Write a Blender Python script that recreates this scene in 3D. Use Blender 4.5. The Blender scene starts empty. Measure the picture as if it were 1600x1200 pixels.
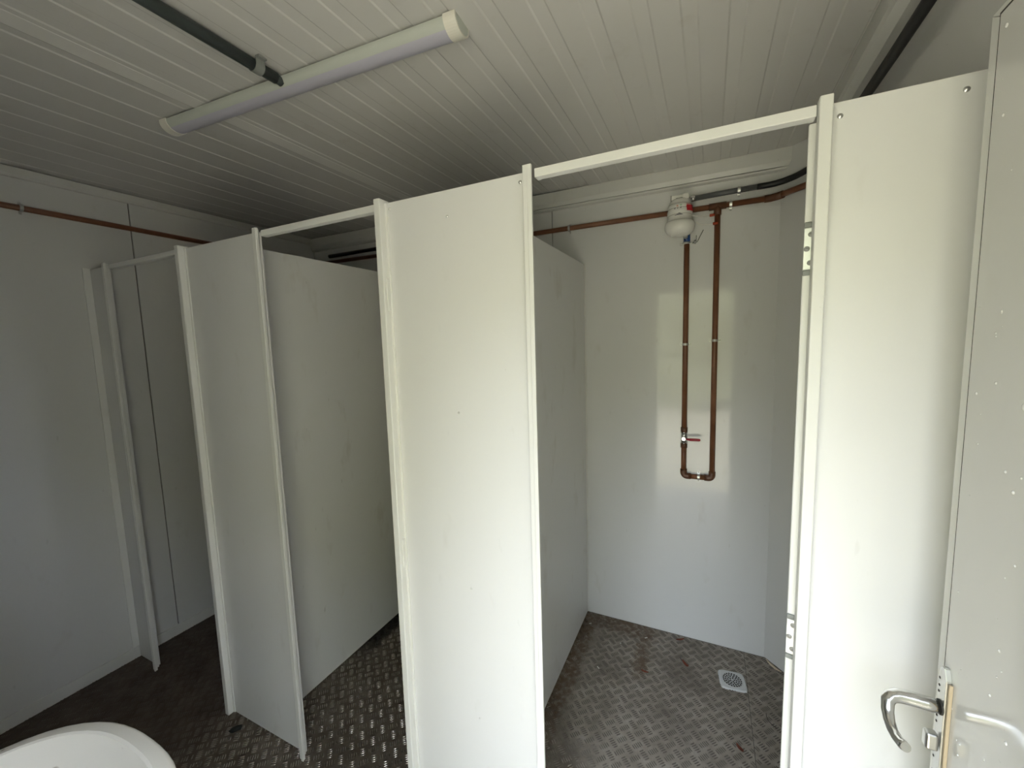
import bpy, bmesh, math, random
from mathutils import Vector, Matrix
random.seed(7)
S = bpy.context.scene
COL = S.collection
PI = math.pi

# ------------------------------------------------------------------ camera
cam_d = bpy.data.cameras.new('camera')
cam = bpy.data.objects.new('camera', cam_d)
COL.objects.link(cam)
S.camera = cam
YAW, PITCH, ROLL = 0.4490, -0.1032, -0.0294
CAM = Vector((0.5248, -0.9421, 1.5914))
F = Vector((-math.sin(YAW) * math.cos(PITCH), math.cos(YAW) * math.cos(PITCH), math.sin(PITCH)))
R0 = Vector((math.cos(YAW), math.sin(YAW), 0))
U0 = R0.cross(F)
RR = R0 * math.cos(ROLL) + U0 * math.sin(ROLL)
UU = -R0 * math.sin(ROLL) + U0 * math.cos(ROLL)
M = Matrix((RR, UU, -F)).transposed().to_4x4()
M.translation = CAM
cam.matrix_world = M
cam_d.sensor_width = 36.0
cam_d.lens = 640.39 * 36.0 / 1600.0
cam_d.clip_start = 0.01
cam_d.clip_end = 300

# ------------------------------------------------------------------ overcast sky
W = bpy.data.worlds.new('overcast_sky')
S.world = W
W.use_nodes = True
nt = W.node_tree
nt.nodes.clear()
tc = nt.nodes.new('ShaderNodeTexCoord')
sep = nt.nodes.new('ShaderNodeSeparateXYZ')
mx = nt.nodes.new('ShaderNodeMath'); mx.operation = 'MAXIMUM'; mx.inputs[1].default_value = 0.0
ma = nt.nodes.new('ShaderNodeMath'); ma.operation = 'MULTIPLY_ADD'
ma.inputs[1].default_value = 0.45; ma.inputs[2].default_value = 0.55
ml = nt.nodes.new('ShaderNodeMath'); ml.operation = 'MULTIPLY'; ml.inputs[1].default_value = 12.4
bg = nt.nodes.new('ShaderNodeBackground'); bg.inputs[0].default_value = (0.85, 0.935, 1.08, 1)
wo = nt.nodes.new('ShaderNodeOutputWorld')
nt.links.new(tc.outputs['Generated'], sep.inputs[0])
nt.links.new(sep.outputs['Z'], mx.inputs[0])
nt.links.new(mx.outputs[0], ma.inputs[0])
nt.links.new(ma.outputs[0], ml.inputs[0])
nt.links.new(ml.outputs[0], bg.inputs[1])
nt.links.new(bg.outputs[0], wo.inputs[0])

S.view_settings.view_transform = 'Standard'
S.view_settings.look = 'None'
S.view_settings.gamma = 1.0
S.view_settings.use_curve_mapping = False
S.view_settings.exposure = 0.53
S.cycles.max_bounces = 6
S.cycles.diffuse_bounces = 5
S.cycles.glossy_bounces = 3

# ------------------------------------------------------------------ dimensions (metres)
XW, XR = -2.154, 0.930          # left and right wall
YF, YB = -1.050, 1.272          # front and back wall
ZC = 2.390                      # ceiling
XA, XB = -1.1103, -0.0881       # partition faces
DOOR_X0, DOOR_X1, DOOR_Z = 0.02, 0.865, 2.04

# ------------------------------------------------------------------ helpers
def V(*a): return Vector(a)

def bbox(bm, x0, x1, y0, y1, z0, z1, bev=0.0, seg=2, mat=None):
    r = bmesh.ops.create_cube(bm, size=1.0)
    vs = r['verts']
    for v in vs:
        v.co = Vector((x0 + (v.co.x + .5) * (x1 - x0), y0 + (v.co.y + .5) * (y1 - y0), z0 + (v.co.z + .5) * (z1 - z0)))
    if bev > 0:
        es = list({e for v in vs for e in v.link_edges})
        r2 = bmesh.ops.bevel(bm, geom=es, offset=bev, segments=seg, affect='EDGES', profile=0.5)
        vs = list({v for f in r2['faces'] for v in f.verts} | {v for v in vs if v.is_valid})
    if mat is not None:
        for v in vs: v.co = mat @ v.co
    return vs

def tube(bm, pts, r, seg=12, caps=True, sx=1.0):
    pts = [Vector(p) for p in pts]
    n = len(pts)
    rs = r if isinstance(r, (list, tuple)) else [r] * n
    rings = []
    prev = None
    for i, p in enumerate(pts):
        if i == 0: t = pts[1] - pts[0]
        elif i == n - 1: t = pts[-1] - pts[-2]
        else: t = (pts[i + 1] - p).normalized() + (p - pts[i - 1]).normalized()
        t.normalize()
        if prev is None:
            a = Vector((0, 0, 1)) if abs(t.z) < .9 else Vector((1, 0, 0))
            u = t.cross(a).normalized()
        else:
            u = (prev - t * prev.dot(t)).normalized()
        w = t.cross(u)
        prev = u
        rings.append([bm.verts.new(p + (u * math.cos(2 * PI * k / seg) * sx + w * math.sin(2 * PI * k / seg)) * rs[i]) for k in range(seg)])
    for a, b in zip(rings, rings[1:]):
        for k in range(seg):
            f = bm.faces.new((a[k], a[(k + 1) % seg], b[(k + 1) % seg], b[k])); f.smooth = True
    if caps:
        bm.faces.new(rings[0][::-1]); bm.faces.new(rings[-1])
    return rings

def arc(c, a, b, n=6):
    """points of a quarter bend that goes from a to b round the corner c"""
    a, b, c = Vector(a), Vector(b), Vector(c)
    return [a * (1 - t) ** 2 + c * 2 * t * (1 - t) + b * t * t for t in [i / n for i in range(n + 1)]]

def lathe(bm, prof, c, seg=32, mat=None):
    c = Vector(c)
    rings = []
    for r, z in prof:
        if r < 1e-6: rings.append([bm.verts.new(c + V(0, 0, z))])
        else: rings.append([bm.verts.new(c + V(r * math.cos(2 * PI * k / seg), r * math.sin(2 * PI * k / seg), z)) for k in range(seg)])
    for a, b in zip(rings, rings[1:]):
        for k in range(seg):
            k2 = (k + 1) % seg
            if len(a) == 1 and len(b) == 1: continue
            if len(a) == 1: f = bm.faces.new((a[0], b[k], b[k2])[::-1])
            elif len(b) == 1: f = bm.faces.new((a[k], a[k2], b[0]))
            else: f = bm.faces.new((a[k], a[k2], b[k2], b[k]))
            f.smooth = True
    if mat is not None:
        for rg in rings:
            for v in rg: v.co = mat @ v.co

def extrude_prof(bm, prof, fn0, fn1, smooth=False, closed=True):
    """prof: list of 2D points; fn0/fn1 map a 2D point to its two 3D ends"""
    a = [bm.verts.new(fn0(p)) for p in prof]
    b = [bm.verts.new(fn1(p)) for p in prof]
    n = len(prof)
    for i in range(n if closed else n - 1):
        f = bm.faces.new((a[i], a[(i + 1) % n], b[(i + 1) % n], b[i])); f.smooth = smooth
    if closed:
        bm.faces.new(a[::-1]); bm.faces.new(b)

def obj(name, bm, mat, parent=None, fix=True):
    if fix: bmesh.ops.recalc_face_normals(bm, faces=bm.faces)
    me = bpy.data.meshes.new(name)
    bm.to_mesh(me); bm.free()
    o = bpy.data.objects.new(name, me)
    if mat: me.materials.append(mat)
    COL.objects.link(o)
    if parent: o.parent = parent
    return o

def pyobj(name, verts, faces, mat, parent=None, smooth=False):
    me = bpy.data.meshes.new(name)
    me.from_pydata(verts, [], faces)
    if smooth:
        for p in me.polygons: p.use_smooth = True
    me.materials.append(mat)
    o = bpy.data.objects.new(name, me)
    COL.objects.link(o)
    if parent: o.parent = parent
    return o

def box(name, x0, x1, y0, y1, z0, z1, mat, parent=None, bev=0.0, seg=2):
    bm = bmesh.new(); bbox(bm, x0, x1, y0, y1, z0, z1, bev, seg)
    return obj(name, bm, mat, parent)

def empty(name, loc=(0, 0, 0)):
    # roots stand at the origin of the room so that parts keep room coordinates
    o = bpy.data.objects.new(name, None)
    o.empty_display_size = 0.05
    COL.objects.link(o)
    return o

def tag(o, label=None, cat=None, group=None, kind=None):
    if label: o['label'] = label
    if cat: o['category'] = cat
    if group: o['group'] = group
    if kind: o['kind'] = kind
    return o

def root_at(o, loc):
    """move an empty to its base and keep the parts (built in room coordinates) where they are"""
    o.location = loc
    inv = Matrix.Translation(-Vector(loc))
    for c in o.children: c.matrix_parent_inverse = inv

# ------------------------------------------------------------------ materials
def mat_base(name, col, rough=0.5, metal=0.0, spec=0.5, coat=0.0):
    m = bpy.data.materials.new(name); m.use_nodes = True
    b = m.node_tree.nodes['Principled BSDF']
    b.inputs['Base Color'].default_value = (*col, 1)
    b.inputs['Roughness'].default_value = rough
    b.inputs['Metallic'].default_value = metal
    b.inputs['Specular IOR Level'].default_value = spec
    b.inputs['Coat Weight'].default_value = coat
    b.inputs['Coat Roughness'].default_value = 0.1
    return m

def N(m, t, **kw):
    n = m.node_tree.nodes.new(t)
    for k, v in kw.items(): setattr(n, k, v)
    return n

def L(m, a, b): m.node_tree.links.new(a, b)

def noise(m, scale, detail=4, rough=0.55, vec=None, dist=0.0):
    n = N(m, 'ShaderNodeTexNoise')
    n.inputs['Scale'].default_value = scale
    n.inputs['Detail'].default_value = detail
    n.inputs['Roughness'].default_value = rough
    n.inputs['Distortion'].default_value = dist
    if vec is None:
        g = N(m, 'ShaderNodeNewGeometry'); vec = g.outputs['Position']
    L(m, vec, n.inputs['Vector'])
    return n.outputs['Fac']

def ramp(m, fac, stops):
    r = N(m, 'ShaderNodeValToRGB')
    e = r.color_ramp.elements
    while len(e) < len(stops): e.new(0.5)
    for i, (p, c) in enumerate(stops):
        e[i].position = p; e[i].color = (*c, 1) if len(c) == 3 else c
    L(m, fac, r.inputs[0])
    return r.outputs[0]

def mixc(m, fac, a, b, mode='MIX'):
    x = N(m, 'ShaderNodeMix', data_type='RGBA', blend_type=mode)
    for sock, val in ((x.inputs[0], fac), (x.inputs[6], a), (x.inputs[7], b)):
        if hasattr(val, 'links') or hasattr(val, 'is_linked'): L(m, val, sock)
        elif isinstance(val, (int, float)): sock.default_value = val
        else: sock.default_value = (*val, 1)
    return x.outputs[2]

def bump(m, h, strength=0.1, dist=0.002):
    b = N(m, 'ShaderNodeBump')
    b.inputs['Strength'].default_value = strength
    b.inputs['Distance'].default_value = dist
    L(m, h, b.inputs['Height'])
    L(m, b.outputs[0], m.node_tree.nodes['Principled BSDF'].inputs['Normal'])

def bsdf(m): return m.node_tree.nodes['Principled BSDF']

def painted(name, col, rough, stain=(0.45, 0.42, 0.36), amt=0.25, spec=0.5, wav=0.05, lo=0.62, hi=0.74, scuff=0.25):
    """white enamelled sheet: faint scuffs and grime of their own shape, slight waviness"""
    m = mat_base(name, col, rough, 0, spec)
    g = N(m, 'ShaderNodeNewGeometry')
    mp = N(m, 'ShaderNodeMapping'); mp.inputs['Scale'].default_value = (1, 1, 0.45)
    L(m, g.outputs['Position'], mp.inputs[0])
    a = noise(m, 9, 3, .65, mp.outputs[0])
    a = ramp(m, a, [(lo, (0, 0, 0)), (hi, (1, 1, 1))])
    k = N(m, 'ShaderNodeMath', operation='MULTIPLY'); k.inputs[1].default_value = amt
    L(m, a, k.inputs[0])
    c = mixc(m, k.outputs[0], col, stain)
    sp = noise(m, 120, 2, .5)
    sp = ramp(m, sp, [(0.77, (0, 0, 0)), (0.79, (1, 1, 1))])
    k2 = N(m, 'ShaderNodeMath', operation='MULTIPLY'); k2.inputs[1].default_value = 0.35
    L(m, sp, k2.inputs[0])
    c = mixc(m, k2.outputs[0], c, (0.32, 0.29, 0.25))
    mp2 = N(m, 'ShaderNodeMapping'); mp2.inputs['Scale'].default_value = (1.0, 1.0, 0.35); mp2.inputs['Rotation'].default_value = (0.5, 0.3, 0.2)
    L(m, g.outputs['Position'], mp2.inputs[0])
    sc = ramp(m, noise(m, 30, 2, .6, mp2.outputs[0]), [(0.73, (0, 0, 0)), (0.80, (1, 1, 1))])
    k3 = N(m, 'ShaderNodeMath', operation='MULTIPLY'); k3.inputs[1].default_value = scuff
    L(m, sc, k3.inputs[0])
    c = mixc(m, k3.outputs[0], c, (0.36, 0.34, 0.31))
    L(m, c, bsdf(m).inputs['Base Color'])
    bump(m, noise(m, 2.2, 1, .5), wav, 0.02)
    return m

MWALL = painted('white_wall_panel', (0.66, 0.66, 0.65), 0.075, amt=0.22)
MPANEL = painted('white_painted_sheet', (0.735, 0.735, 0.73), 0.22, amt=0.16, scuff=.10)
MPART = painted('white_partition_board', (0.70, 0.70, 0.69), 0.36, amt=0.30, lo=.60, scuff=.5)
MTRIM = painted('white_enamel_channel', (0.745, 0.745, 0.725), 0.28, amt=0.12, scuff=.08)
MCEIL = painted('ribbed_ceiling_sheet', (0.62, 0.61, 0.59), 0.24, amt=0.18, wav=0.03)
MCOVE = painted('white_cove_trim', (0.66, 0.655, 0.63), 0.40, amt=0.25)
MDOOR = painted('glossy_grey_door_skin', (0.62, 0.615, 0.605), 0.13, amt=0.10, scuff=.0)
MDARK = mat_base('dark_joint', (0.035, 0.032, 0.028), 0.9)
MBACK = mat_base('panel_core', (0.10, 0.095, 0.085), 0.9)
MCHROME = mat_base('chrome', (0.80, 0.80, 0.80), 0.16, 1.0)
MZINC = mat_base('zinc_plated_clip', (0.62, 0.62, 0.60), 0.30, 1.0)
MSTEEL = mat_base('brushed_lock_plate', (0.55, 0.55, 0.54), 0.30, 1.0)
MWARM = mat_base('beige_warm_reflection', (0.46, 0.37, 0.25), 0.6)  # beige stands for a warm reflection on the lock plate's side
MGREY = mat_base('dark_grey_conduit', (0.045, 0.055, 0.055), 0.45)
MGREY2 = mat_base('grey_conduit', (0.10, 0.105, 0.11), 0.42)
MBLACK = mat_base('black_cable', (0.008, 0.008, 0.009), 0.45)
MHINGE = mat_base('white_lacquered_hinge', (0.74, 0.75, 0.76), 0.22, 0.3)
MCLIPG = mat_base('grey_plastic_clip', (0.22, 0.23, 0.22), 0.5)
MRED = mat_base('red_lever_grip', (0.35, 0.012, 0.03), 0.35)
MREDL = mat_base('red_label', (0.55, 0.02, 0.03), 0.45)
MCLIPR = mat_base('orange_connector', (0.40, 0.06, 0.02), 0.5)
MWPLAST = mat_base('white_plastic', (0.74, 0.73, 0.69), 0.35)
MSCREW = mat_base('dull_screw', (0.28, 0.28, 0.28), 0.45, 0.6)
MSEAM = mat_base('grey_seam', (0.33, 0.32, 0.29), 0.6)
MDIFF = mat_base('milky_diffuser', (0.50, 0.49, 0.57), 0.45)
MHOUS = mat_base('fixture_housing', (0.52, 0.55, 0.50), 0.5)
MCAP = mat_base('cream_end_cap', (0.76, 0.74, 0.66), 0.4)
MCERAM = mat_base('white_ceramic', (0.82, 0.79, 0.73), 0.09, 0, .5, .4)
_k = ramp(MCERAM, noise(MCERAM, 26, 4), [(0.66, (0.82, 0.79, 0.73)), (0.74, (0.42, 0.36, 0.30))])
L(MCERAM, _k, bsdf(MCERAM).inputs['Base Color'])
MBLUE = mat_base('blue_plastic', (0.01, 0.05, 0.20), 0.35)
MWIRE = mat_base('green_black_wire', (0.03, 0.05, 0.03), 0.5)
MMARK = mat_base('printed_mark', (0.10, 0.10, 0.13), 0.6)
MPINK = mat_base('printed_pink_dot', (0.60, 0.33, 0.26), 0.6)
MGREEN = mat_base('printed_green_dot', (0.42, 0.55, 0.40), 0.6)
MLEAF = mat_base('dried_leaf', (0.20, 0.055, 0.03), 0.8)
MTWIG = mat_base('dark_twig', (0.035, 0.025, 0.02), 0.9)
MBIT = mat_base('pale_chip', (0.62, 0.60, 0.54), 0.7)
MDRAIN = mat_base('pale_grey_plastic', (0.50, 0.51, 0.50), 0.45)
MSEAL = mat_base('beige_sealant', (0.55, 0.45, 0.33), 0.7)
MLUMP = mat_base('dark_wet_lump', (0.006, 0.007, 0.006), 0.6, 0, .25)
MWATER = mat_base('water_droplet', (0.72, 0.72, 0.71), 0.05)

MPIPE = mat_base('brown_plastic_pipe', (0.115, 0.046, 0.022), 0.42)
L(MPIPE, ramp(MPIPE, noise(MPIPE, 14, 4), [(0.35, (0.150, 0.056, 0.024)), (0.7, (0.205, 0.086, 0.042))]), bsdf(MPIPE).inputs['Base Color'])
MFIT = mat_base('dark_brown_fitting', (0.105, 0.042, 0.020), 0.38)

def floor_mat(name, bars):
    m = mat_base(name, (0.2, 0.18, 0.15), 0.4)
    g = N(m, 'ShaderNodeNewGeometry')
    pos = g.outputs['Position']
    sp = N(m, 'ShaderNodeSeparateXYZ'); L(m, pos, sp.inputs[0])
    # dust lies in the shower stall (x > -0.1, deep in the stall), mud elsewhere
    wob = noise(m, 5, 5, .6, pos)
    def step(sock, lo, hi):
        r = N(m, 'ShaderNodeMapRange', interpolation_type='SMOOTHSTEP')
        r.inputs[1].default_value = lo; r.inputs[2].default_value = hi
        L(m, sock, r.inputs[0]); return r.outputs[0]
    def mul(a, b):
        k = N(m, 'ShaderNodeMath', operation='MULTIPLY')
        for s, v in ((k.inputs[0], a), (k.inputs[1], b)):
            if isinstance(v, (int, float)): s.default_value = v
            else: L(m, v, s)
        return k.outputs[0]
    def add(a, b):
        k = N(m, 'ShaderNodeMath', operation='ADD')
        for s, v in ((k.inputs[0], a), (k.inputs[1], b)):
            if isinstance(v, (int, float)): s.default_value = v
            else: L(m, v, s)
        return k.outputs[0]
    wx = add(sp.outputs['X'], mul(add(wob, -0.5), 0.35))
    wy = add(sp.outputs['Y'], mul(add(wob, -0.5), 0.8))
    dust = mul(step(wx, -0.15, 0.05), step(wy, 0.22, 0.50))
    far_left = step(sp.outputs['X'], -1.05, -1.5)
    n1 = noise(m, 11, 6, .65, pos)
    n2 = noise(m, 46, 4, .6, pos)
    mud = ramp(m, n1, [(0.35, (0.055, 0.036, 0.025)), (0.62, (0.105, 0.080, 0.060))])
    if bars:
        metal = ramp(m, n2, [(0.3, (0.30, 0.26, 0.22)), (0.7, (0.54, 0.50, 0.45))])
        dusty = ramp(m, n2, [(0.3, (0.085, 0.072, 0.056)), (0.7, (0.130, 0.113, 0.091))])
    else:
        metal = ramp(m, n1, [(0.3, (0.075, 0.055, 0.040)), (0.65, (0.145, 0.120, 0.094))])
        dusty = ramp(m, n1, [(0.3, (0.16, 0.137, 0.108)), (0.5, (0.245, 0.217, 0.178)), (0.72, (0.33, 0.302, 0.258))])
    c = mixc(m, dust, metal, dusty)
    # brown silt along the back-left of the shower, with an L-shaped edge round a cleaner patch
    silt_n = noise(m, 24, 5, .6, pos)
    sx = add(sp.outputs['X'], mul(add(silt_n, -.5), .11))
    sy = add(sp.outputs['Y'], mul(add(silt_n, -.5), .11))
    band_l = mul(step(sx, 0.00, -0.03), step(sx, -0.2, -0.1))
    band_b = mul(step(sy, 1.15, 1.185), step(sx, 0.36, 0.22))
    band_m = mul(mul(step(sx, 0.205, 0.225), step(sx, 0.295, 0.265)), step(sy, 0.86, 0.95))
    mxn = N(m, 'ShaderNodeMath', operation='MAXIMUM'); L(m, band_l, mxn.inputs[0]); L(m, band_b, mxn.inputs[1])
    mxn2 = N(m, 'ShaderNodeMath', operation='MAXIMUM'); L(m, mxn.outputs[0], mxn2.inputs[0]); L(m, band_m, mxn2.inputs[1])
    silt = mul(mul(mxn2.outputs[0], step(sp.outputs['Y'], 0.3, 0.6)), step(noise(m, 33, 5, .7, pos), 0.30, 0.62))
    c = mixc(m, silt, c, (0.105, 0.070, 0.042))
    c = mixc(m, mul(far_left, 0.9), c, mud)
    # blotches of mud
    bl = ramp(m, noise(m, 3.2, 6, .62, pos), [(0.50, (0, 0, 0)), (0.66, (1, 1, 1))])
    c = mixc(m, mul(bl, 0.22 if bars else 0.55), c, (0.060, 0.046, 0.034))
    if not bars:
        for scl, thr, cc in ((150, .735, (0.42, 0.40, 0.36)), (110, .725, (0.03, 0.024, 0.02))):
            q_ = ramp(m, noise(m, scl, 2, .5, pos), [(thr, (0, 0, 0)), (thr + .02, (1, 1, 1))])
            c = mixc(m, mul(q_, 0.75), c, cc)
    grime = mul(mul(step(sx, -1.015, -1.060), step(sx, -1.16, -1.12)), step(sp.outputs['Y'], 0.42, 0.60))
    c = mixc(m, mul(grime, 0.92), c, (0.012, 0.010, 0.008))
    L(m, c, bsdf(m).inputs['Base Color'])
    # bare metal shines, dirt does not
    clean = mul(add(1.0, mul(dust, -0.92)), add(1.0, mul(far_left, -0.7)))
    if bars:
        L(m, mul(clean, 0.95), bsdf(m).inputs['Metallic'])
        rr = add(0.60, mul(clean, -0.44))
    else:
        L(m, mul(clean, 0.25), bsdf(m).inputs['Metallic'])
        rr = add(0.72, mul(clean, -0.24))
    L(m, rr, bsdf(m).inputs['Roughness'])
    bump(m, noise(m, 90, 4, .6, pos), 0.25, 0.002)
    return m

MPLATE = floor_mat('dirty_floor_plate', False)
MBARS = floor_mat('worn_tread_bars', True)
MGRASS = mat_base('outdoor_ground', (0.30, 0.29, 0.17), 0.95)
L(MGRASS, ramp(MGRASS, noise(MGRASS, 1.3, 6), [(0.35, (0.37, 0.315, 0.205)), (0.65, (0.50, 0.43, 0.295))]), bsdf(MGRASS).inputs['Base Color'])
MHEDGE = mat_base('foliage', (0.07, 0.12, 0.03), 0.8)
L(MHEDGE, ramp(MHEDGE, noise(MHEDGE, 3, 6), [(0.35, (0.155, 0.155, 0.070)), (0.65, (0.31, 0.30, 0.155))]), bsdf(MHEDGE).inputs['Base Color'])

# ================================================================== THE SETTING
def structure(o, label, cat):
    return tag(o, label, cat, kind='structure')

# ---- floor: sub-floor, steel plates, raised tread bars
floor = box('floor', XW - .05, XR + .05, YF - .05, YB + .05, -0.06, -0.006, MDARK)
structure(floor, 'dirty brown checker-plate steel floor of the cabin', 'floor')
xs = [XW, -1.289, -0.289, 0.711, XR]
ys = [YF, 0.085, YB]
PX, PY = 0.0590, 0.0548
AX, AY = -0.733, 0.206

def tread(x0, x1, y0, y1, parent):
    verts, faces = [], []
    hl, hw, h, pitch = 0.0132, 0.0028, 0.0036, 0.0084
    def group(cx, cy, d, e):
        for k in range(-2, 3):
            l = hl * (1.0 if abs(k) < 2 else 0.86)
            px, py = cx + e[0] * k * pitch, cy + e[1] * k * pitch
            if not (x0 + .004 < px < x1 - .004 and y0 + .004 < py < y1 - .004): continue
            b = len(verts)
            for s, t, z in ((-1, 0, 0), (-.5, -1, 0), (.5, -1, 0), (1, 0, 0), (.5, 1, 0), (-.5, 1, 0), (-.55, 0, 1), (.55, 0, 1)):
                verts.append((px + d[0] * s * l + e[0] * t * hw, py + d[1] * s * l + e[1] * t * hw, -0.0005 + z * h))
            for f in ((0, 1, 6), (1, 2, 7, 6), (2, 3, 7), (3, 4, 7), (4, 5, 6, 7), (5, 0, 6)):
                faces.append(tuple(b + i for i in f))
    q = math.sqrt(.5)
    for i in range(int((x0 - AX) / PX) - 2, int((x1 - AX) / PX) + 3):
        for j in range(int((y0 - AY) / PY) - 2, int((y1 - AY) / PY) + 3):
            group(AX + i * PX, AY + j * PY, (q, q), (q, -q))
            group(AX + (i + .5) * PX, AY + (j + .5) * PY, (q, -q), (q, q))
    o = pyobj('tread_bars', verts, faces, MBARS, parent, smooth=True)
    tag(o, 'raised tread bars in alternating groups of five', kind='stuff')

for i in range(len(xs) - 1):
    for j in range(2):
        g = 0.0012
        p = box('floor_plate', xs[i] + g, xs[i + 1] - g, ys[j] + g, ys[j + 1] - g, -0.006, 0.0, MPLATE, floor)
        tread(xs[i], xs[i + 1], ys[j], ys[j + 1], p)

# ---- walls: core slab, skin panels with open joints
def wall(name, label, core, panels, mat=MWALL):
    w = box(name, *core, MBACK)
    structure(w, label, 'wall')
    for p in panels: box('wall_panel', *p, mat, w, 0.0012, 1)
    return w
G = 0.0016
wall('wall_left', 'shaded white panel wall at the left end of the cabin', (XW - .06, XW - .008, YF - .06, YB + .06, -0.05, ZC + .06),
     [(XW - .01, XW, YF, 0.18 - .0026, 0.0, ZC), (XW - .01, XW, 0.18 + .0026, YB, 0.0, ZC)])
wall('wall_back', 'glossy white panel wall behind the stalls', (XW - .06, XR + .06, YB + .008, YB + .06, -0.05, ZC + .06),
     [(XW, -1.267 - G, YB, YB + .01, 0.0, ZC), (-1.267 + G, -0.267 - G, YB, YB + .01, 0.0, ZC), (-0.267 + G, XR, YB, YB + .01, 0.0, ZC)])
wall('wall_right', 'grey shaded white panel wall above the open door', (XR + .008, XR + .06, YF - .06, YB + .06, -0.05, ZC + .06),
     [(XR, XR + .01, YF, -0.45 - G, 0.0, ZC), (XR, XR + .01, -0.45 + G, YB, 0.0, ZC)])
wf = empty('wall_front')
structure(wf, 'front wall with the open doorway beside the basin', 'wall')
box('wall_panel', XW - .06, -1.0 - G, YF - .06, YF, -0.05, ZC + .06, MWALL, wf, .001, 1)
box('wall_panel', -1.0 + G, DOOR_X0, YF - .06, YF, -0.05, ZC + .06, MWALL, wf, .001, 1)
box('wall_panel', DOOR_X0, DOOR_X1, YF - .06, YF, DOOR_Z, ZC + .06, MWALL, wf, .001, 1)
box('wall_panel', DOOR_X1, XR + .06, YF - .06, YF, -0.05, ZC + .06, MWALL, wf, .001, 1)
bm = bmesh.new()
bbox(bm, DOOR_X0 - .03, DOOR_X0 + .012, YF - .065, YF + .006, 0, DOOR_Z + .03, .002)
bbox(bm, DOOR_X1 - .012, DOOR_X1 + .03, YF - .065, YF + .006, 0, DOOR_Z + .03, .002)
bbox(bm, DOOR_X0 - .03, DOOR_X1 + .03, YF - .065, YF + .006, DOOR_Z - .012, DOOR_Z + .03, .002)
obj('door_frame', bm, MTRIM, wf)

# ---- bevelled corner panel at the back right of the shower
bm = bmesh.new()
extrude_prof(bm, [(0.797, YB + .001), (XR + .001, YB - .134), (XR + .001, YB + .001)],
             lambda p: (p[0], p[1], 0.004), lambda p: (p[0], p[1], ZC))
structure(obj('trim_1', bm, MWALL), 'narrow white corner panel set at an angle in the shower', 'panel')

# ---- ceiling of pressed ribbed sheets
ceil = box('ceiling', XW - .06, XR + .06, YF - .06, YB + .06, ZC + .012, ZC + .07, MBACK)
structure(ceil, 'grey ribbed metal ceiling with lapped sheets', 'ceiling')
def ribbed(x0, x1, drop):
    verts, faces = [], []
    prof = [(x0, ZC - drop)]
    n = 9
    pw = (x1 - x0) / n
    for k in range(n):
        a = x0 + pw * k + pw * 0.52
        d, s = 0.0024, 0.0045
        prof += [(a, ZC - drop), (a + s, ZC - drop + d), (a + .038, ZC - drop + d), (a + .038 + s, ZC - drop)]
    prof += [(x1, ZC - drop), (x1, ZC + .012), (x0, ZC + .012)]
    bm = bmesh.new()
    extrude_prof(bm, prof, lambda p: (p[0], YF, p[1]), lambda p: (p[0], YB, p[1]))
    return obj('ceiling_sheet', bm, MCEIL, ceil)
ribbed(XW, -1.0015, 0.0)
ribbed(-1.0, -0.0470, 0.0)
ribbed(-0.043, XR, 0.006)
bm = bmesh.new()
extrude_prof(bm, [(-1.010, ZC), (-1.010, ZC - .0085), (-1.006, ZC - .0095), (-0.964, ZC - .0015), (-0.962, ZC)], lambda p: (p[0], YF, p[1]), lambda p: (p[0], YB - .034, p[1]))
obj('lap_strip', bm, MCEIL, ceil)

# ---- cove trims
bm = bmesh.new()
extrude_prof(bm, [(YB, 2.296), (YB - .018, 2.300), (YB - .022, 2.305), (YB - .022, 2.3075), (YB, 2.3075)],
             lambda p: (XW, p[0], p[1]), lambda p: (XR, p[0], p[1]))
structure(obj('trim_2', bm, MCOVE), 'lower lip of the white cove along the back wall', 'trim')
bm = bmesh.new()
extrude_prof(bm, [(YB, 2.3110), (YB - .022, 2.3110), (YB - .032, 2.330), (YB - .032, 2.380), (YB - .030, 2.3855), (YB, 2.3855)],
             lambda p: (XW, p[0], p[1]), lambda p: (XR, p[0], p[1]))
structure(obj('trim_3', bm, MCOVE), 'white cove beam along the back wall under the ceiling', 'trim')
bm = bmesh.new()
extrude_prof(bm, [(XR, 2.295), (XR - .028, 2.295), (XR - .046, 2.312), (XR - .050, 2.325), (XR - .044, 2.388), (XR, 2.388)],
             lambda p: (p[0], YF, p[1]), lambda p: (p[0], YB - .035, p[1]))
structure(obj('trim_4', bm, MCOVE), 'white cove beam along the right wall above the black cable', 'trim')
bm = bmesh.new()
extrude_prof(bm, [(XW, 2.345), (XW + .010, 2.347), (XW + .018, 2.358), (XW + .018, 2.386), (XW, 2.386)],
             lambda p: (p[0], YF, p[1]), lambda p: (p[0], YB - .035, p[1]))
structure(obj('trim_5', bm, MCOVE), 'shaded cove strip along the top of the left wall', 'trim')
structure(box('baseboard_left', XW, XW + .006, YF, YB, 0.0, 0.060, MCOVE, None, .002, 2), 'low skirting strip along the foot of the left wall', 'baseboard')

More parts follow.
